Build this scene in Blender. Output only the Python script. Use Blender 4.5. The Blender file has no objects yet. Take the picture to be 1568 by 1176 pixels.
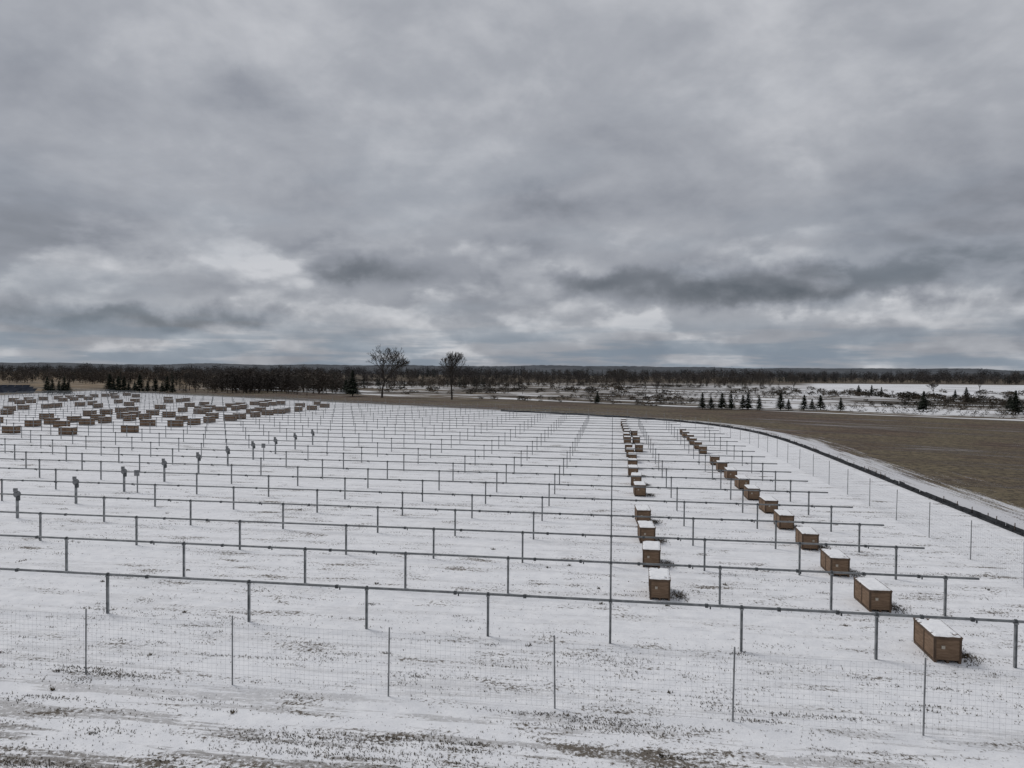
import bpy, math, random
import numpy as np
from mathutils import Vector, Matrix, noise as mnoise
random.seed(7); rng=np.random.default_rng(7)
C8,S8=math.cos(math.radians(8)),math.sin(math.radians(8))
H=11.0; F=1099.0
def uv2xy(u,v): return (u*C8+v*S8, -u*S8+v*C8)
def sdf(X,Y):
    u=X*C8-Y*S8
    a=28-u; b=153-(.58*X+.815*Y); k=55
    h=max(k-abs(a-b),0)/k
    return min(min(a,b)-h*h*h*k/6, X+190)
def px2dir(x,y):
    hor=566+(x-784)*.0077
    return math.atan((x-784)/F), math.atan((hor-y)/math.hypot(F,x-784))
def px2xy(x,y):
    hor=566+(x-784)*.0077
    Y=F*H/(y-hor); return ((x-784)*Y/F,Y)
scn=bpy.context.scene
scn.view_settings.view_transform='Standard'; scn.view_settings.look='None'; scn.view_settings.exposure=0

# ---------------- node helpers
class NT:
    def __init__(s,tree): s.t=tree; s.n=tree.nodes; s.l=tree.links
    def set(s,inp,v):
        if isinstance(v,bpy.types.NodeSocket): s.l.new(v,inp)
        elif v is not None: inp.default_value=v
    def m(s,op,a,b=None,c=None,clamp=False):
        n=s.n.new('ShaderNodeMath'); n.operation=op; n.use_clamp=clamp
        s.set(n.inputs[0],a); s.set(n.inputs[1],b); s.set(n.inputs[2],c); return n.outputs[0]
    def ss(s,x,a,b,lo=0.,hi=1.):
        n=s.n.new('ShaderNodeMapRange'); n.interpolation_type='SMOOTHSTEP'
        s.set(n.inputs['Value'],x); s.set(n.inputs['From Min'],a); s.set(n.inputs['From Max'],b)
        s.set(n.inputs['To Min'],lo); s.set(n.inputs['To Max'],hi); return n.outputs[0]
    def comb(s,x,y,z=0.):
        n=s.n.new('ShaderNodeCombineXYZ'); s.set(n.inputs[0],x); s.set(n.inputs[1],y); s.set(n.inputs[2],z); return n.outputs[0]
    def sep(s,v):
        n=s.n.new('ShaderNodeSeparateXYZ'); s.set(n.inputs[0],v); return n.outputs
    def noise(s,v,scale,det=4,rough=.5,dist=0.):
        n=s.n.new('ShaderNodeTexNoise'); s.set(n.inputs['Vector'],v); n.inputs['Scale'].default_value=scale
        n.inputs['Detail'].default_value=det; n.inputs['Roughness'].default_value=rough; n.inputs['Distortion'].default_value=dist
        return n.outputs[0]
    def mix(s,f,a,b):
        n=s.n.new('ShaderNodeMix'); n.data_type='RGBA'
        s.set(n.inputs[0],f)
        for i,v in ((6,a),(7,b)):
            if not isinstance(v,bpy.types.NodeSocket): v=(v[0],v[1],v[2],1)
            s.set(n.inputs[i],v)
        return n.outputs[2]
    def ramp(s,x,stops):
        n=s.n.new('ShaderNodeValToRGB'); cr=n.color_ramp
        while len(cr.elements)<len(stops): cr.elements.new(.5)
        for e,(p,c) in zip(cr.elements,stops): e.position=p; e.color=(*c,1)
        s.l.new(x,n.inputs[0]); return n.outputs[0]
def newmat(name,rough=.8,metal=0.,spec=.3):
    m=bpy.data.materials.new(name); m.use_nodes=True; t=NT(m.node_tree)
    b=m.node_tree.nodes['Principled BSDF']; b.inputs['Roughness'].default_value=rough; b.inputs['Metallic'].default_value=metal
    b.inputs['Specular IOR Level'].default_value=spec
    return m,t,b
def noisemat(name,c1,c2,scale,rough=.8,metal=0.,obj=True,det=3,lo=.35,hi=.65,vscale=None):
    m,t,b=newmat(name,rough,metal)
    tc=t.n.new('ShaderNodeTexCoord').outputs['Object'] if obj else t.n.new('ShaderNodeNewGeometry').outputs['Position']
    if vscale:
        s=t.sep(tc); tc=t.comb(t.m('MULTIPLY',s[0],vscale[0]),t.m('MULTIPLY',s[1],vscale[1]),t.m('MULTIPLY',s[2],vscale[2]))
    f=t.ss(t.noise(tc,scale,det,.6),lo,hi)
    t.l.new(t.mix(f,c1,c2),b.inputs['Base Color']); return m

# ---------------- mesh builder
class MB:
    def __init__(s): s.v=[]; s.f=[]; s.mi=[]
    def box(s,cx,cy,cz,dx,dy,dz,ang=0.,mi=0,taper=1.):
        c,sn=math.cos(ang),math.sin(ang); k=len(s.v)
        for z in (-1,1):
            tt=taper if z>0 else 1
            for x,y in ((-1,-1),(1,-1),(1,1),(-1,1)):
                a=x*dx/2*tt; b=y*dy/2*tt
                s.v.append((cx+a*c-b*sn,cy+a*sn+b*c,cz+z*dz/2))
        for f in ((0,3,2,1),(4,5,6,7),(0,1,5,4),(1,2,6,5),(2,3,7,6),(3,0,4,7)):
            s.f.append(tuple(k+i for i in f)); s.mi.append(mi)
    def seg(s,p,q,r1,r2,n=3,mi=0,caps=False):
        p=Vector(p);q=Vector(q); d=(q-p)
        if d.length<1e-6:return
        d.normalize(); a=d.cross(Vector((0,0,1)) if abs(d.z)<.95 else Vector((1,0,0))).normalized(); b=d.cross(a)
        k=len(s.v)
        for pt,r in((p,r1),(q,r2)):
            for i in range(n):
                t=2*math.pi*i/n+.4
                s.v.append(tuple(pt+a*(r*math.cos(t))+b*(r*math.sin(t))))
        for i in range(n):
            j=(i+1)%n; s.f.append((k+i,k+j,k+n+j,k+n+i)); s.mi.append(mi)
        if caps:
            s.f.append(tuple(k+n-1-i for i in range(n))); s.mi.append(mi)
            s.f.append(tuple(k+n+i for i in range(n))); s.mi.append(mi)
    def mesh(s,name,mats):
        me=bpy.data.meshes.new(name); me.from_pydata(s.v,[],s.f)
        for m in mats: me.materials.append(m)
        me.polygons.foreach_set('material_index',s.mi); me.update(); return me
    def obj(s,name,mats):
        o=bpy.data.objects.new(name,s.mesh(name,mats)); scn.collection.objects.link(o); return o
def link(name,me,loc=(0,0,0),rz=0.,sc=1.):
    o=bpy.data.objects.new(name,me); o.location=loc; o.rotation_euler=(0,0,rz)
    o.scale=(sc,sc,sc) if not isinstance(sc,tuple) else sc
    scn.collection.objects.link(o); return o
def trimesh(name,V,mats,mi=None):
    n=len(V); me=bpy.data.meshes.new(name)
    me.vertices.add(n*3); me.vertices.foreach_set('co',V.reshape(-1).astype(np.float32))
    me.loops.add(n*3); me.loops.foreach_set('vertex_index',np.arange(n*3,dtype=np.int32))
    me.polygons.add(n); me.polygons.foreach_set('loop_start',np.arange(0,n*3,3,dtype=np.int32))
    me.polygons.foreach_set('loop_total',np.full(n,3,dtype=np.int32))
    for m in mats: me.materials.append(m)
    if mi is not None: me.polygons.foreach_set('material_index',mi.astype(np.int32))
    me.update(calc_edges=True); return me

# ---------------- ground
gm,t,b=newmat('snowy_ground_mat',.85,0,.2)
P=t.n.new('ShaderNodeNewGeometry').outputs['Position']; X,Y,_=t.sep(P)
u=t.m('SUBTRACT',t.m('MULTIPLY',X,C8),t.m('MULTIPLY',Y,S8))
v=t.m('ADD',t.m('MULTIPLY',X,S8),t.m('MULTIPLY',Y,C8))
D=t.m('ADD',t.m('MULTIPLY',X,.58),t.m('MULTIPLY',Y,.815))
E=t.m('SUBTRACT',t.m('MULTIPLY',X,.815),t.m('MULTIPLY',Y,.58))
XoY=t.m('DIVIDE',X,t.m('MAXIMUM',Y,1.))
s1=t.m('SUBTRACT',28.,u); s2=t.m('SUBTRACT',153.,D)
S=t.m('MINIMUM',t.m('SMOOTH_MIN',s1,s2,55.),t.m('ADD',X,190.))
UV=t.comb(u,v)
nA=t.noise(t.comb(t.m('MULTIPLY',u,.4),v),.75,7,.65,.3)
nB=t.noise(UV,6.5,4,.72)
nC=t.noise(t.comb(t.m('MULTIPLY',u,.10),t.m('MULTIPLY',v,1.0)),1.2,5,.7)
nBig=t.noise(UV,.07,3,.5)
near=t.ss(v,26.,13.)
g=t.m('ADD',t.m('ADD',t.m('MULTIPLY',nA,.42),t.m('MULTIPLY',nB,.38)),t.m('MULTIPLY',nC,.20))
g=t.m('ADD',g,t.m('MULTIPLY',t.m('SUBTRACT',nBig,.5),.14))
g=t.m('ADD',g,t.m('MULTIPLY',near,.075))
grass=t.ss(g,.54,.60)
trk=t.m('MULTIPLY',t.ss(nC,.51,.56),t.ss(nB,.36,.48)); trk=t.m('MULTIPLY',trk,t.m('MULTIPLY_ADD',near,1.,.12),clamp=True)
grass=t.m('MAXIMUM',grass,trk)
gcol=t.mix(t.noise(UV,14.,2,.6),(.036,.027,.018),(.125,.095,.058))
snow=t.mix(t.ss(t.noise(UV,1.3,4,.7),.3,.75),(.73,.74,.765),(.85,.855,.87))
c_in=t.mix(t.m('MULTIPLY',grass,.92),snow,gcol)
# ploughed stubble field
fn=t.noise(t.comb(t.m('MULTIPLY',D,1.),t.m('MULTIPLY',E,.07)),.55,5,.70)
fl=t.noise(t.comb(t.m('MULTIPLY',D,1.),t.m('MULTIPLY',E,.16)),.13,6,.72,.4)
fs=t.noise(t.comb(t.m('MULTIPLY',S,1.),t.m('MULTIPLY',v,.06)),.9,4,.7)
fb=t.noise(UV,.035,5,.65)
ff=t.noise(UV,1.1,6,.8)
field=t.mix(t.ss(fn,.40,.60),(.074,.049,.034),(.160,.114,.080))
field=t.mix(t.ss(fb,.42,.58),field,(.150,.122,.074))
field=t.mix(t.m('MULTIPLY',t.ss(fl,.44,.60),.65),field,(.062,.041,.029))
field=t.mix(t.m('MULTIPLY',t.ss(ff,.46,.58),.8),field,(.032,.023,.017))
ed=t.ss(S,-9.,-.5)
dust=t.ss(t.m('ADD',t.m('MULTIPLY',ed,.22),t.m('ADD',t.m('MULTIPLY',nB,.45),t.m('MULTIPLY',fs,.55))),.61,.67)
dust2=t.m('MULTIPLY',t.ss(t.m('ADD',t.m('MULTIPLY',fl,.65),t.m('MULTIPLY',nB,.35)),.54,.64),.30)
field=t.mix(t.m('MAXIMUM',t.m('MULTIPLY',dust,.8),dust2),field,(.7,.71,.74))
inside=t.ss(t.m('ADD',S,t.m('MULTIPLY',t.m('SUBTRACT',nA,.5),4.)),-.5,.5)
col=t.mix(inside,field,c_in)
# nursery / patchwork zone beyond
XY=t.comb(X,Y)
row=t.noise(t.comb(D,t.m('MULTIPLY',E,.18)),.09,5,.7)
pat=t.noise(XY,.014,4,.6,.5)
rowl=t.noise(t.comb(D,t.m('MULTIPLY',E,.04)),.22,3,.6)
of=t.m('ADD',t.m('ADD',t.m('MULTIPLY',row,.40),t.m('MULTIPLY',pat,.25)),t.m('MULTIPLY',rowl,.35))
right=t.m('MULTIPLY',t.ss(XoY,.39,.43),t.m('MULTIPLY',t.ss(t.m('ADD',Y,t.m('MULTIPLY',pat,60.)),350.,390.),t.ss(Y,700.,660.)))
of=t.m('ADD',of,t.m('MULTIPLY',t.ss(XoY,.12,.30),.028))
leftf=t.ss(XoY,-.38,-.46)
osn=t.m('MULTIPLY',t.m('MULTIPLY',t.ss(of,.51,.54),.92),t.m('MULTIPLY',t.ss(Y,700.,500.),t.m('SUBTRACT',1.,t.m('MULTIPLY',leftf,.9))))
osn=t.m('MAXIMUM',osn,t.m('MULTIPLY',right,t.ss(row,.34,.48)))
orch=t.mix(t.ss(pat,.35,.65),(.055,.045,.034),(.13,.10,.065))
osn=t.m('MULTIPLY',osn,t.ss(nC,.30,.5,.55,1.))
lf=t.m('MULTIPLY',leftf,t.ss(row,.4,.55)); orch=t.mix(lf,orch,(.19,.135,.078))
orch=t.mix(osn,orch,(.74,.75,.77))
zn=t.m('ADD',D,t.m('MULTIPLY',t.m('SUBTRACT',pat,.5),6.))
out_=t.m('MAXIMUM',t.ss(zn,204.,206.),t.m('MULTIPLY',t.ss(X,-188.,-194.),leftf))
col=t.mix(out_,col,orch)
t.l.new(col,b.inputs['Base Color'])
bm_=t.n.new('ShaderNodeBump'); bm_.inputs['Strength'].default_value=.6; bm_.inputs['Distance'].default_value=.07
t.l.new(nB,bm_.inputs['Height']); t.l.new(bm_.outputs[0],b.inputs['Normal'])
gb=MB()
xs=[-6000,-1500,-400,-100,0,100,400,1500,6000]; ys=[-1500,-300,0,60,150,300,700,1600,6000]
for y in ys:
    for x in xs: gb.v.append((x,y,0))
for j in range(len(ys)-1):
    for i in range(len(xs)-1):
        k=j*len(xs)+i; gb.f.append((k,k+1,k+1+len(xs),k+len(xs))); gb.mi.append(0)
gb.obj('snowy_ground',[gm])

# ---------------- materials
steel=noisemat('galvanised_steel',(.20,.21,.215),(.34,.35,.355),3.,.5,.3)
tube=noisemat('torque_tube_steel',(.145,.153,.158),(.24,.25,.255),2.5,.42,.4)
dark=noisemat('dark_metal',(.05,.054,.058),(.09,.097,.10),5.,.6)
box_grey=noisemat('drive_housing',(.15,.155,.16),(.24,.245,.25),4.,.6)
wood=noisemat('crate_board',(.150,.096,.060),(.225,.150,.098),2.,.8,vscale=(1,1,6))
woodd=noisemat('crate_batten',(.078,.052,.035),(.130,.088,.060),3.,.8)
snowm=noisemat('snow_cap_mat',(.78,.79,.81),(.87,.875,.885),6.,.7)
label=noisemat('crate_label',(.36,.32,.26),(.46,.41,.34),10.)
wire=noisemat('fence_wire',(.30,.31,.32),(.42,.43,.44),3.,.5,.3)
postm=noisemat('fence_post_steel',(.20,.205,.21),(.32,.325,.33),3.,.6,.3)
silt=noisemat('silt_fabric',(.014,.015,.018),(.035,.038,.042),2.,.8)

# ---------------- racking rows
HT=1.75
posts=[15,10.1,5.1,0,-5,-10.2,-15.5,-22.2,-29,-35.6,-42.5]
while posts[-1]>-330: posts.append(posts[-1]-6.65)
rowsv=[]
ang=-math.radians(8)
for i in range(52):
    vv=29+5.72*i
    def ok(uu):
        x,y=uv2xy(uu,vv); return sdf(x,y)>11.5 and x>-.80*y-14
    us=[q for q in posts if ok(q)]
    if len(us)<3: continue
    rowsv.append(vv)
    nearrow=i<9
    mb=MB()
    u0=min(us)-2.; u1=max(us)+1.4
    z=HT+ (random.random()-.5)*.06
    mb.seg((u0,0,z),(u1,0,z),.052,.052,8 if nearrow else 4,0,True)
    for q in us:
        ph=z-.09
        if nearrow:
            jx=(random.random()-.5)*.03
            mb.box(q-.040,jx,ph/2,.012,.10,ph,0,1); mb.box(q+.040,jx,ph/2,.012,.10,ph,0,1); mb.box(q,jx,ph/2,.068,.012,ph,0,1)
            mb.box(q,0,z-.068,.14,.17,.05,0,1)
            mb.seg((q-.04,0,z),(q+.04,0,z),.085,.085,8,2,True)
        else:
            mb.box(q,0,ph/2,.08,.08,ph,0,1); mb.box(q,0,z,.10,.15,.16,0,2)
    if nearrow:
        allq=sorted(us)
        for a,c in zip(allq[:-1],allq[1:]):
            for fr in (.30,.72):
                if random.random()<.2: continue
                q=a+(c-a)*fr+random.uniform(-.25,.25)
                mb.box(q,0,z-.01,.12,.13,.135,0,2)
                if fr>.5: mb.box(q+.14,-.02,z-.09,.05,.04,.09,0,2)
    if any(abs(q+42.5)<.1 for q in us) and i<13:
        mb.seg((-42.5,-.09,z+.02),(-42.5,.09,z+.02),.24,.24,12,3,True)
        mb.box(-42.5,-.14,z+.34,.24,.16,.26,0,3); mb.box(-42.28,-.15,z-.26,.2,.18,.30,0,2)
        mb.box(-42.5,.02,z/2-.1,.14,.14,z-.2,0,1)
        if i in (5,9): mb.box(-41.,-.3,1.,.08,.08,2.,0,1); mb.box(-41.,-.38,1.75,.42,.14,.5,0,3)
    o=mb.obj('solar_racking_row',[tube,steel,dark,box_grey]); x,y=uv2xy(0,vv); o.location=(x,y,0); o.rotation_euler=(0,0,ang)

# ---------------- crates
def crate(variant):
    r=random.Random(variant); m=MB(); W,L,Hh=.98,2.05,1.02
    for x in (-W/2+.06,0,W/2-.06): m.box(x,0,.05,.09,L-.02,.10,0,1)
    for k in range(5): m.box(0,-L/2+.08+k*(L-.16)/4,.112,W,.12,.022,0,1)
    m.box(0,0,.125+(Hh-.17)/2,W-.04,L-.04,Hh-.17,0,0)
    for sx in (-1,1):
        for yy in (-L/2+.05,0,L/2-.05): m.box(sx*(W/2-.012),yy,.13+(Hh-.19)/2,.022,.07,Hh-.20,0,1)
        m.box(sx*(W/2-.003),0,Hh-.085,.024,L-.005,.07,0,1)
    for sy in (-1,1):
        for xx in (-W/2+.05,W/2-.05): m.box(xx,sy*(L/2-.012),.13+(Hh-.19)/2,.06,.022,Hh-.20,0,1)
        m.box(0,sy*(L/2-.008),Hh-.085,W-.01,.034,.07,0,1)
    m.box(.17*r.choice((-1,1)),-L/2-.0,.60,.12,.05,.12,0,3)
    m.box(0,0,Hh-.03,W+.04,L+.04,.03,0,1)
    nx,ny=11,21; k=len(m.v)
    ox,oy=r.uniform(-.01,.01),r.uniform(-.02,.02)
    for j in range(ny):
        for i in range(nx):
            x=(i/(nx-1)-.5)*(W-.0)+ox; y=(j/(ny-1)-.5)*(L-.02)+oy
            e=min(i,nx-1-i,j,ny-1-j)
            hgt=-.006 if e==0 else .034+.02*mnoise.noise(Vector((x*3,y*3,variant*7.3)))
            if e<=1 and r.random()<.08: hgt=-.02
            if variant==3 and mnoise.noise(Vector((x*2.2,y*1.6,variant*3.1+9)))>.38: hgt=-.02
            m.v.append((x+(.01*r.uniform(-1,1) if e==0 else 0),y+(.015*r.uniform(-1,1) if e==0 else 0),Hh-.010+hgt))
    for j in range(ny-1):
        for i in range(nx-1):
            q=k+j*nx+i; m.f.append((q,q+1,q+1+nx,q+nx)); m.mi.append(2)
    return m.mesh('wooden_crate',[wood,woodd,snowm,label])
crates=[crate(i) for i in range(5)]
tuft_spots=[]
def putcrate(uu,vv,rot=0.,sc=1.):
    x,y=uv2xy(uu,vv)
    if sdf(x,y)<12: return
    if x<-.78*y-8: return
    link('wooden_crate',random.choice(crates),(x,y,0),ang+rot+random.uniform(-.06,.06),sc)
    if y<75: tuft_spots.append((x+.85,y-.3))
for i,vv in enumerate(rowsv):
    if i>=1 and i not in (5,13): putcrate(2.25+random.uniform(-.15,.2),vv+1.15)
    if i not in (11,): putcrate((12.7 if i==0 else 12.1)+random.uniform(-.15,.15),vv+1.05)
    if i in (12,14,16): putcrate(3.6,vv+1.3)
    if vv>98:
        for cu,vmax in ((-79,190),(-86,400),(-97,400),(-104,400),(-116,200),(-135,400),(-146,400),(-170,400),(-182,400)):
            if vv<vmax and random.random()<.72: putcrate(cu+random.uniform(-1.,1.),vv+1.4+random.uniform(-.8,.8),math.pi/2*random.choice((0,1,1)),1.2)

# ---------------- fences (follow site boundary)
def contour(off):
    pts=[]
    for k in range(-900,1400):
        a=k/1400*math.pi*.62
        ox,oy=(-20.,50.); dx,dy=math.cos(a),math.sin(a)
        lo,hi=0.,600.
        if sdf(ox+dx*hi,oy+dy*hi)>off: continue
        for _ in range(40):
            md=(lo+hi)/2
            if sdf(ox+dx*md,oy+dy*md)>off: lo=md
            else: hi=md
        pts.append((ox+dx*lo,oy+dy*lo))
    return pts
def resample(pts,step):
    out=[Vector(pts[0])]; acc=0.
    for a,c in zip(pts[:-1],pts[1:]):
        a=Vector(a);c=Vector(c); L=(c-a).length
        if L<1e-9: continue
        s=step-acc
        while s<=L:
            out.append(a.lerp(c,s/L)); s+=step
        acc=(acc+L)%step
    return out
wf=contour(7.0)
wf=[p for p in wf if p[0]*S8+p[1]*C8>23.1]
c0=uv2xy(21,23.1)
front=[uv2xy(-1.76+5.6*k,23.1) for k in range(-7,5)]
fm=MB()
def fpost(x,y,h=2.35,r=.030,n=6):
    fm.seg((x,y,0),(x+random.uniform(-.04,.04),y+random.uniform(-.04,.04),h+random.uniform(-.06,.06)),r,r*.9,n,1,True)
def wires(p,q,step,rr,nh,top=2.15):
    p=Vector((p[0],p[1],0));q=Vector((q[0],q[1],0)); d=(q-p); L=d.length
    for i in range(nh):
        z=.06+(top-.06)*i/(nh-1); zz=Vector((0,0,z)); mid=p+d*.5+Vector((0,0,z-.02))
        fm.seg(p+zz,mid,rr,rr,3); fm.seg(mid,q+zz,rr,rr,3)
    n=int(L/step)
    for i in range(n):
        s=p+d*((i+.5)/n); fm.seg(s+Vector((0,0,.06)),s+Vector((0,0,top)),rr*.8,rr*.8,3)
for a,c in zip(front[:-1],front[1:]):
    fpost(*a); wires(a,c,.165,.0026,14)
fpost(*front[-1]); wires(front[-1],c0,.165,.0026,14); fpost(*c0,r=.05)
sp=resample([c0]+wf,5.6)
for k,(a,c) in enumerate(zip(sp[:-1],sp[1:])):
    if c.x<-.8*c.y-10: break
    fpost(c.x,c.y)
    dd=c.length
    if dd<90: wires(a,c,.2,.003,12)
    elif dd<200: wires(a,c,.8,.004,6)
    else: wires(a,c,5.,.005,4)
fm.obj('wire_mesh_fence',[wire,postm])
sb=MB(); sl=resample(contour(.3),1.2); sl=[p for p in sl if p.x*S8+p.y*C8>18 and p.y<190 and p.x>-5]
for a,c in zip(sl[:-1],sl[1:]):
    d=(c-a); L=d.length
    if L>3: continue
    an=math.atan2(d.y,d.x); hz=.40+.12*mnoise.noise(Vector((a.x*.4,a.y*.4,0)))
    mx,my=(a+c)/2
    sb.box(mx+.07*math.sin(my*1.3),my,hz/2,L+.04,.05,hz,an+random.uniform(-.04,.04),0)
    sb.box(mx,my,.07,L+.02,.34,.13,an,0,.85)
    if random.random()<.4: sb.box(a.x,a.y,.32,.045,.045,.64,an,1)
sb.obj('silt_fence',[silt,woodd])

# ---------------- grass tufts
gtm=noisemat('dry_grass',(.045,.034,.021),(.14,.108,.066),1.5,.9,obj=False)
T=[]
def tuft(x,y,s):
    for k in range(5):
        a=random.uniform(0,6.283); l=s*random.uniform(.5,1.2); w=s*.11; lean=random.uniform(.2,.9)
        ca,sa=math.cos(a),math.sin(a)
        T.append([(x-sa*w,y+ca*w,0.),(x+sa*w,y-ca*w,0.),(x+ca*l*lean,y+sa*l*lean,l*(1.1-lean*.7))])
for k in range(1500):
    vv=random.choice([random.uniform(13,20),random.uniform(13,30),random.uniform(24,60)]); uu=random.uniform(-.8*vv-6,.62*vv+2)
    n=int(random.expovariate(1/16))+2; lu=random.uniform(.1,1.3); lv=random.uniform(.04,.2)
    for j in range(n):
        x,y=uv2xy(uu+random.gauss(0,lu),vv+random.gauss(0,lv)); tuft(x,y,random.uniform(.03,.09))
for k in range(34):   # denser bare streaks along mower/tyre tracks
    vv=random.uniform(14.5,24)**1.0; uu=random.uniform(-.8*vv-4,.62*vv+2); lu=random.uniform(.5,1.6)
    for j in range(int(170*lu)):
        x,y=uv2xy(uu+random.gauss(0,lu),vv+random.gauss(0,.09)+.06*math.sin(uu)); tuft(x,y,random.uniform(.04,.09))
for k in range(6000):
    vv=13+25*random.random()**1.5; uu=random.uniform(-.8*vv-6,.62*vv+2)
    x,y=uv2xy(uu,vv); tuft(x,y,random.uniform(.02,.05))
for k in range(26):
    x,y=uv2xy(random.uniform(-26,22),random.uniform(15,45))
    for j in range(9): tuft(x+random.gauss(0,.05),y+random.gauss(0,.05),random.uniform(.08,.16))
for (x,y) in tuft_spots:
    for j in range(260): tuft(x+random.gauss(0,.25),y+random.gauss(0,.40),random.uniform(.05,.12))
link('dry_grass',trimesh('dry_grass',np.array(T,dtype=float),[gtm]))

# ---------------- trees
bark=noisemat('bare_bark',(.045,.039,.034),(.08,.070,.060),1.,.95)
def bare_tree(seed,h,w,lev=7,lean=.5,minr=.04,side_p=.6,up=.05):
    r=random.Random(seed); m=MB(); segs=[]
    def grow(p,d,L,rad,k):
        n=2 if k>1 else 3
        q=p
        for i in range(n):
            d2=(d+Vector((r.gauss(0,.12),r.gauss(0,.12),r.gauss(0,.08)+.03))).normalized()
            q2=q+d2*(L/n); segs.append((q,q2,rad*(1-.35*i/n),rad*(1-.35*(i+1)/n),k)); q=q2; d=d2
            if k>1 and k<lev and r.random()<side_p :
                side=Vector((r.gauss(0,1),r.gauss(0,1),r.gauss(.2,.5))).normalized()
                grow(q,(d*.6+side*.8).normalized(),L*.55,rad*.45,k+2)
        if k>=lev: return
        nc=6 if k==0 else (3 if r.random()<.55 else 2)
        ph=r.uniform(0,6.28)
        for c in range(nc):
            a=ph+c*6.283/nc+r.gauss(0,.2)
            sp=lean*(1. if k else .9)*r.uniform(.75,1.25)
            nd=(d+Vector((math.cos(a),math.sin(a),0))*sp+Vector((0,0,up))).normalized()
            grow(q,nd,L*r.uniform(.68,.82),rad*r.uniform(.5,.64),k+1)
    grow(Vector((0,0,0)),Vector((0,0,1)),1.,.085,0)
    ends=np.array([tuple(s[1]) for s in segs]); zm=np.percentile(ends[:,2],99.5); wm=np.percentile(np.hypot(ends[:,0],ends[:,1]),92)
    hz=h/zm; wz=(w/2)/wm
    for p,q,ra,rb,k in segs:
        m.seg((p.x*wz,p.y*wz,p.z*hz),(q.x*wz,q.y*wz,q.z*hz),max(ra*hz*.85,minr),max(rb*hz*.85,minr*.7),6 if k<2 else 3)
    return m.mesh('bare_tree',[bark])
def at(x,y): return (*px2xy(x,y),0)
link('bare_tree',bare_tree(3,19.2,18.5,6,.75,.05,.6),at(585,609))
link('bare_tree',bare_tree(14,17.2,9.2,6,.45,.042,.55),at(692,612),1.)
small=[bare_tree(20+i,6+i,6,5,.6) for i in range(3)]
for (x,y,s) in ((455,604,1.),(470,606,.8),(905,616,.7),(948,600,1.5),(1215,600,1.3),(800,604,.7),(1005,604,.6),(290,598,1.2),(250,598,1.),(1545,622,.7),(1430,606,.9),(775,590,1.),(1165,596,1.2),(1500,600,1.1)):
    link('bare_tree',random.choice(small),at(x,y),random.uniform(0,6),s)

conm=noisemat('conifer_needles',(.012,.018,.011),(.032,.041,.024),.8,.9,obj=False)
def conifer_tris(r,n=260):
    L=[]
    for k in range(n):
        z=r.uniform(.06,1)**.85; rad=(1-z)*.27*(.75+.5*((z*7)%1))+.01
        a=r.uniform(0,6.283); q=rad*r.uniform(.35,1.); s=.035+.07*(1-z)
        c=np.array([math.cos(a)*q,math.sin(a)*q,z]); o=np.array([math.cos(a),math.sin(a),-.35])*s*1.2
        pr=np.array([-math.sin(a),math.cos(a),0])*s*.8
        L.append([c-o*.5+pr*.6,c-o*.5-pr*.6,c+o+pr*r.uniform(-.5,.5)])
    tr=.02
    for k in range(3):
        a=k*2.094;bb=a+2.094
        L.append([np.array([math.cos(a)*tr,math.sin(a)*tr,0]),np.array([math.cos(bb)*tr,math.sin(bb)*tr,0]),np.array([0,0,.9])])
    return np.array(L)
def rv(r,u=0.):
    d=np.array([r.gauss(0,1),r.gauss(0,1),r.gauss(u,1)]); return d/np.linalg.norm(d)
def decid_tris(r,n=110):
    L=[]
    for k in range(n):
        th=r.uniform(0,6.283); ph=math.acos(r.uniform(-1,1)); q=r.uniform(.3,1.)
        c=np.array([math.cos(th)*math.sin(ph)*.36*q,math.sin(th)*math.sin(ph)*.36*q,.5+.48*math.cos(ph)*q])
        d=rv(r,.6); e=rv(r)
        L.append([c-e*.028,c+e*.028,c+d*.14])
    for k in range(3):
        a=k*2.094;bb=a+2.094
        L.append([np.array([math.cos(a)*.02,math.sin(a)*.02,0]),np.array([math.cos(bb)*.02,math.sin(bb)*.02,0]),np.array([0,0,.85])])
    return np.array(L)
def shrub_tris(r,n=60):
    L=[]
    for k in range(n):
        th=r.uniform(0,6.283); q=r.uniform(.2,1.); z=r.uniform(0,1)*(1-q*q*.6)
        c=np.array([math.cos(th)*.5*q,math.sin(th)*.5*q,z*.85]); d=rv(r,.6); e=rv(r)
        L.append([c-e*.07,c+e*.07,c+d*.28])
    return np.array(L)
R=random.Random(5)
conT=[conifer_tris(R,130) for _ in range(4)]; decT=[decid_tris(R) for _ in range(5)]; shT=[shrub_tris(R) for _ in range(4)]; shS=[shrub_tris(R,26) for _ in range(4)]
def inst(T,x,y,h,w=None):
    a=R.uniform(0,6.283); c,s=math.cos(a),math.sin(a); w=w or h
    M=np.array([[c*w,-s*w,0],[s*w,c*w,0],[0,0,h]]); return T@M.T+np.array([x,y,0])
hiC=[trimesh('pine_tree',conifer_tris(R,520),[conm]) for _ in range(3)]
def pine(x,y,hpx):
    X_,Y_=px2xy(x,y); h=hpx*Y_/F*1.2; link('pine_tree',R.choice(hiC),(X_,Y_,0),R.uniform(0,6),(h*R.uniform(1.1,1.8),h*R.uniform(1.1,1.8),h))
for x,hp in ((1076,22),(1089,17),(1106,21),(1120,20),(1138,19),(1146,21),(1163,19),(1196,22),(1208,14),(1232,20),(1244,15),(1257,19),(1288,17)):
    pine(x,626+(x-1076)*.012+R.uniform(-1,1),hp)
for x,y,hp in ((1415,630,26),(1556,634,30),(1547,628,18),(540,607,34),(530,603,18),(1335,606,14),(1350,607,12),(915,618,16),(1315,604,12),(1480,612,16),(1463,611,12)): pine(x,y,hp)
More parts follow.
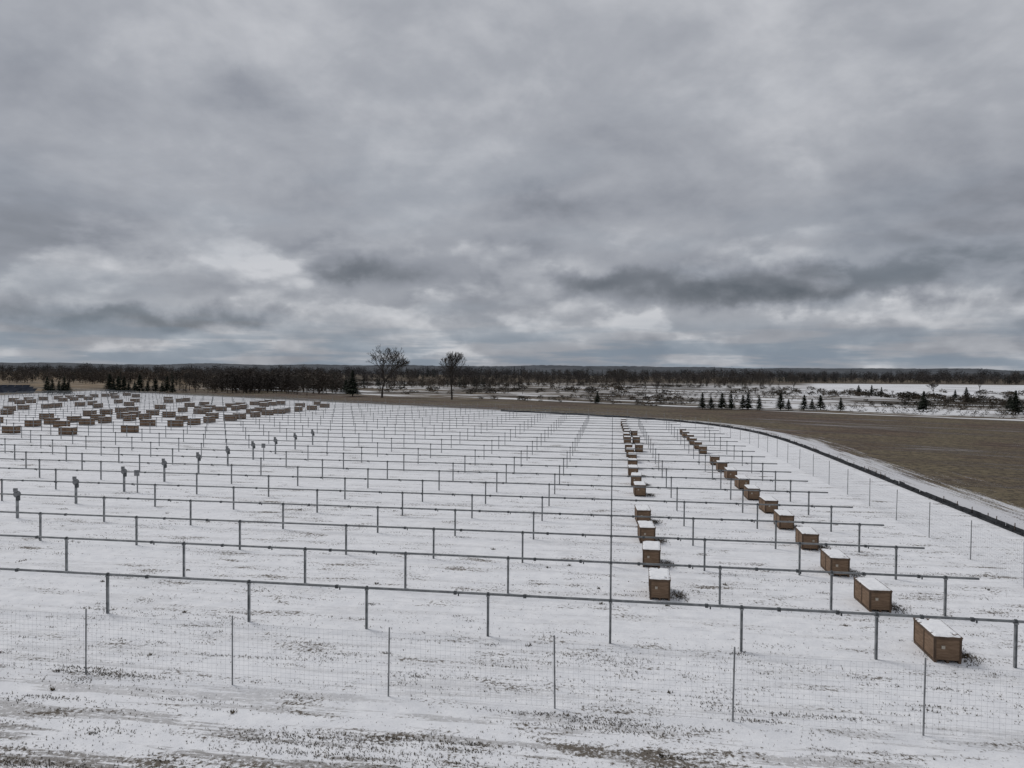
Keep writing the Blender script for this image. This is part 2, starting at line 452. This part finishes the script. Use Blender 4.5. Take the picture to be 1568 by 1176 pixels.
for x in (72,80,90,98,104): pine(x,604+R.uniform(-1,1),R.uniform(17,24))
for x in (168,174,181,190,197,206,214,226,238,248,256,264): pine(x,601+R.uniform(-1,1),R.uniform(12,25))

# forest (haze-lightened foliage tones with distance)
C=[];MI=[]
def forest_band(Y0,Y1,n,a0,a1,pc,hf,lvl,fade=.0):
    for _ in range(n):
        y=R.uniform(Y0,Y1); a=R.uniform(a0,a1); x=a*y
        e=min(a-a0,a1-a)/(a1-a0)
        if fade and R.random()>min(1,e/fade+.12): continue
        big=mnoise.noise(Vector((x*.006,y*.006,8)))
        if big+R.uniform(-.2,.2)<-.28: continue
        h=hf*R.uniform(.5,1.)*(1+.5*big)+.9*mnoise.noise(Vector((x*.02,y*.02,0)))
        if fade: h*=min(1,.6+e/fade*.4)
        if R.random()<.03: h*=1.12
        if mnoise.noise(Vector((x*.012,y*.006,3)))+R.uniform(-.3,.3)>.35-pc:
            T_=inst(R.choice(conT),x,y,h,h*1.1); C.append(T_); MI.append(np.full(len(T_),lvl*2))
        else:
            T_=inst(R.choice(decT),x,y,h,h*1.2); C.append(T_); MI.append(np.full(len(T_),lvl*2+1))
forest_band(305,430,420,-.47,-.20,.25,10.5,0,.3)
forest_band(400,500,260,-.30,.02,.2,8.,0,.2)
forest_band(440,620,320,-.82,-.42,.1,9,0)
forest_band(440,620,380,-.25,.38,.05,5.5,0,.1)
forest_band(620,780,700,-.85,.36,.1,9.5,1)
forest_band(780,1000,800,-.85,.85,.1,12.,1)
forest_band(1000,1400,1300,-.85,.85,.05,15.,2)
forest_band(700,760,220,.36,.85,.15,11,1)
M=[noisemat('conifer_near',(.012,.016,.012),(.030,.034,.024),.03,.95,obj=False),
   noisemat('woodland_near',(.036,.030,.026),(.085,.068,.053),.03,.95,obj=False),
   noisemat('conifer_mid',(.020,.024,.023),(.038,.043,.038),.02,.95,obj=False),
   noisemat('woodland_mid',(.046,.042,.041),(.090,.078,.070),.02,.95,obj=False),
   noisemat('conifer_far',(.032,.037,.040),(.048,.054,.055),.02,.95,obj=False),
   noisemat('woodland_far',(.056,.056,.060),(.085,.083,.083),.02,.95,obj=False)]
link('distant_treeline',trimesh('distant_treeline',np.concatenate(C),M,np.concatenate(MI)))
SH=[]
k=0
while k<1200:
    a=R.uniform(-.75,.78); d=R.uniform(208,480)
    y=d/(.58*a+.815); x=a*y
    if y>650: continue
    k+=1
    if a>.39 and 400<y<660 and R.random()<.8: continue
    if mnoise.noise(Vector((x*.015,y*.015,5)))<-.05: continue
    if a<-.42 and R.random()<.7: continue
    h=R.uniform(.7,2.0) if y<330 else R.uniform(1.,3.); SH.append(inst(R.choice(shT),x,y,h,h*R.uniform(1.2,2.6)))
for k in range(80):
    x=R.uniform(1290,1560); X_,Y_=px2xy(x,604+(x-1300)*.06+R.uniform(-2,2)); h=R.uniform(1.2,3.4); SH.append(inst(R.choice(shT),X_,Y_,h,h*1.5))
def DE(d,e): return (.58*d+.815*e, .815*d-.58*e)
def block(d0,d1,e0,e1,dr,de,h0,h1,p=.85):
    d=d0
    while d<d1:
        e=e0
        while e<e1:
            if R.random()<p and mnoise.noise(Vector((d*.02,e*.02,1)))>-.3:
                x,y=DE(d+R.uniform(-.3,.3),e+R.uniform(-.5,.5)); h=R.uniform(h0,h1); SH.append(inst(R.choice(shS),x,y,h,h*1.1))
            e+=de
        d+=dr
block(216,262,-52,60,9.,2.2,.8,1.6)
block(268,330,-30,120,11.,2.8,1.0,1.9)
block(250,330,-150,-60,9.,3.,.9,1.7)
block(340,400,-170,-60,12.,3.6,1.2,2.2)
shm=noisemat('shrub_twigs',(.026,.025,.018),(.085,.066,.048),.1,.95,obj=False)
link('shrubs',trimesh('shrubs',np.concatenate(SH),[shm]))

# ---------------- hills
hm=noisemat('wooded_hill',(.055,.062,.072),(.080,.088,.098),.01,1.,obj=False)  # bluish grey: distance haze is mixed into the hill colour
hb=MB()
for (Yd,base,amp,sd) in ((1700,14,6,1.),(2600,24,14,7.)):
    n=700; k=len(hb.v)
    for i in range(n+1):
        x=(-1+2*i/n)*Yd*1.3
        z=base+amp*mnoise.noise(Vector((x*.0011,sd,0)))+amp*.5*mnoise.noise(Vector((x*.004,sd,3)))+1.6*mnoise.noise(Vector((x*.06,sd,0)))+R.uniform(0,.9)
        hb.v+= [(x,Yd-250,0.02),(x,Yd,z),(x,Yd+400,z*.8)]
    for i in range(n):
        q=k+i*3; hb.f+=[(q,q+3,q+4,q+1),(q+1,q+4,q+5,q+2)]; hb.mi+=[0,0]
hb.obj('wooded_hills',[hm])

# ---------------- finished solar tables in the far left field
pan=noisemat('panel_glass',(.014,.018,.028),(.034,.040,.054),.5,.95)
pan.node_tree.nodes['Principled BSDF'].inputs['Specular IOR Level'].default_value=.05
pb=MB()
for j in range(3):
    X0,Y0=px2xy(-14,605-j*3.4)
    for i in range(6):
        X1=X0+i*3.3-4; k=len(pb.v)
        pb.v+=[(X1,Y0,.8),(X1+3.2,Y0,.8),(X1+3.2,Y0+2.6,2.6),(X1,Y0+2.6,2.6)]; pb.f.append((k,k+1,k+2,k+3)); pb.mi.append(0)
        pb.box(X1+1.6,Y0+1.3,.8,.12,.12,1.6,0,1)
pb.obj('solar_panel_array',[pan,steel])

# ---------------- sky
w=bpy.data.worlds.new('World'); scn.world=w; w.use_nodes=True; t=NT(w.node_tree)
w.cycles.sampling_method='NONE'
SUN_AZ,SUN_EL=math.radians(-55),math.radians(52)
sky=t.n.new('ShaderNodeTexSky'); sky.sky_type='NISHITA'; sky.sun_disc=False; sky.sun_elevation=SUN_EL; sky.sun_rotation=SUN_AZ
dirv=t.n.new('ShaderNodeTexCoord').outputs['Generated']; dx,dy,dz=t.sep(dirv)
zc=t.m('MAXIMUM',dz,0.)
az=t.m('ARCTAN2',dx,dy); el=t.m('ARCSINE',dz)
den=t.m('ADD',zc,.36)
px_=t.m('DIVIDE',dx,den); py_=t.m('DIVIDE',dy,den)
n1=t.noise(t.comb(px_,py_,.3),1.35,6,.50,.2)
n2=t.noise(t.comb(px_,py_,4.7),4.2,5,.55,.15)
n2b=t.noise(t.comb(px_,t.m('ADD',py_,.05),4.7),4.2,5,.55,.15)
relU=t.m('SUBTRACT',n2b,n2)
e3=t.m('MULTIPLY',el,2.0)
cA=t.noise(t.comb(az,e3,0.),6.0,7,.50,.12)
cB=t.noise(t.comb(az,t.m('ADD',e3,.03),0.),6.0,7,.50,.12)
relL=t.m('SUBTRACT',cA,cB)
cC=t.noise(t.comb(az,t.m('MULTIPLY',el,4.2),2.),3.,4,.5,.1)
wx=t.m('MULTIPLY',t.m('SUBTRACT',t.noise(t.comb(az,t.m('MULTIPLY',el,1.2),9.),10.,6,.55),.5),.13)
wy=t.m('MULTIPLY',t.m('SUBTRACT',t.noise(t.comb(az,t.m('MULTIPLY',el,1.1),17.),12.,6,.55),.5),.085)
azw=t.m('ADD',az,wx); elw=t.m('ADD',el,wy)
low=t.ss(el,.24,.12)
vU=t.m('ADD',t.m('MULTIPLY',t.m('SUBTRACT',n1,.5),.85),t.m('MULTIPLY',t.m('SUBTRACT',n2,.5),.22))
vU=t.m('MULTIPLY_ADD',relU,.7,vU)
cov=t.m('SUBTRACT',t.ss(cA,.45,.54),.5)
vL=t.m('ADD',t.m('MULTIPLY',cov,.17),t.m('MULTIPLY',t.m('SUBTRACT',cC,.5),.75))
vL=t.m('MULTIPLY_ADD',relL,t.m('MULTIPLY_ADD',cov,1.2,1.3),vL)
mx=t.m('ADD',t.m('MULTIPLY',vU,t.m('SUBTRACT',1.,low)),t.m('MULTIPLY',vL,low))
bri=t.m('ADD',mx,.69)
bri=t.m('MULTIPLY_ADD',t.ss(el,.10,.30),.03,bri)
blobs=[(1400,425,230,30,-.42),(1490,320,150,55,-.30),(1180,437,110,20,-.22),(70,480,150,20,-.34),(60,375,130,60,-.20),(795,398,42,22,-.36),
(470,376,42,12,-.22),(548,412,62,10,-.32),(385,148,48,24,-.28),(835,322,60,20,-.24),(340,488,170,9,-.24),(1050,440,80,20,-.14),(925,432,50,15,-.28),
(280,290,240,50,-.09),(1000,110,300,60,-.07),(0,60,90,100,-.10),(1050,290,90,30,-.10),(690,470,90,14,-.16),
(870,408,95,14,.30),(390,420,75,16,.30),(195,425,60,10,.20),(290,105,120,50,.15),(1370,50,280,60,.12),(680,300,200,90,.10),(1285,388,100,10,.22),(1330,478,240,11,.28),
(230,458,180,9,.22),(740,500,220,10,.16),(640,540,60,5,.24),(690,60,160,60,.08),(60,230,120,40,.10),(1180,200,120,60,.08),(150,395,120,8,.14)]
for (bx,by,sx,sy,am) in blobs:
    a0,e0=px2dir(bx,by)
    qx=t.m('MULTIPLY',t.m('SUBTRACT',azw,a0),F/sx); qy=t.m('MULTIPLY',t.m('SUBTRACT',elw,e0),F/sy)
    r2=t.m('MULTIPLY_ADD',qy,qy,t.m('MULTIPLY',qx,qx))
    bri=t.m('MULTIPLY_ADD',t.m('EXPONENT',t.m('MULTIPLY',r2,-.6)),am,bri)
cl=t.ramp(bri,[(0.,(.110,.124,.146)),(.25,(.172,.186,.213)),(.5,(.275,.290,.328)),(.75,(.385,.40,.436)),(1.,(.57,.58,.61))])
gap=t.m('MULTIPLY',t.ss(el,.085,.02),t.ss(t.noise(t.comb(az,t.m('MULTIPLY',el,9.),5.),6.,5,.55),.40,.58))
cl=t.mix(t.m('MULTIPLY',gap,.65),cl,(.170,.230,.300))
bl=t.m('MULTIPLY',t.ss(el,.45,.10),t.ss(cC,.48,.62)); cl=t.mix(t.m('MULTIPLY',bl,.20),cl,(.27,.32,.38))
sc=t.n.new('ShaderNodeVectorMath'); sc.operation='SCALE'; t.l.new(cl,sc.inputs[0]); sc.inputs['Scale'].default_value=10.
out=t.mix(.03,sc.outputs[0],sky.outputs[0])
bg=w.node_tree.nodes['Background']; t.l.new(out,bg.inputs['Color']); bg.inputs['Strength'].default_value=.1

# ---------------- sun
sd=bpy.data.lights.new('sun','SUN'); sd.energy=1.4; sd.angle=math.radians(22); sd.color=(1,.965,.93)
so=bpy.data.objects.new('sun',sd); scn.collection.objects.link(so)
dv=Vector((math.sin(SUN_AZ)*math.cos(SUN_EL),math.cos(SUN_AZ)*math.cos(SUN_EL),math.sin(SUN_EL)))
so.rotation_euler=dv.to_track_quat('Z','Y').to_euler(); so.location=(0,0,60)

# ---------------- camera
cd=bpy.data.cameras.new('camera'); co=bpy.data.objects.new('camera',cd); scn.collection.objects.link(co); scn.camera=co
cd.sensor_width=36; cd.lens=F/1568*36; cd.clip_end=20000
co.matrix_world=Matrix.Translation((0,0,H))@Matrix.Rotation(math.radians(90-1.147),4,'X')@Matrix.Rotation(math.radians(.44),4,'Z')
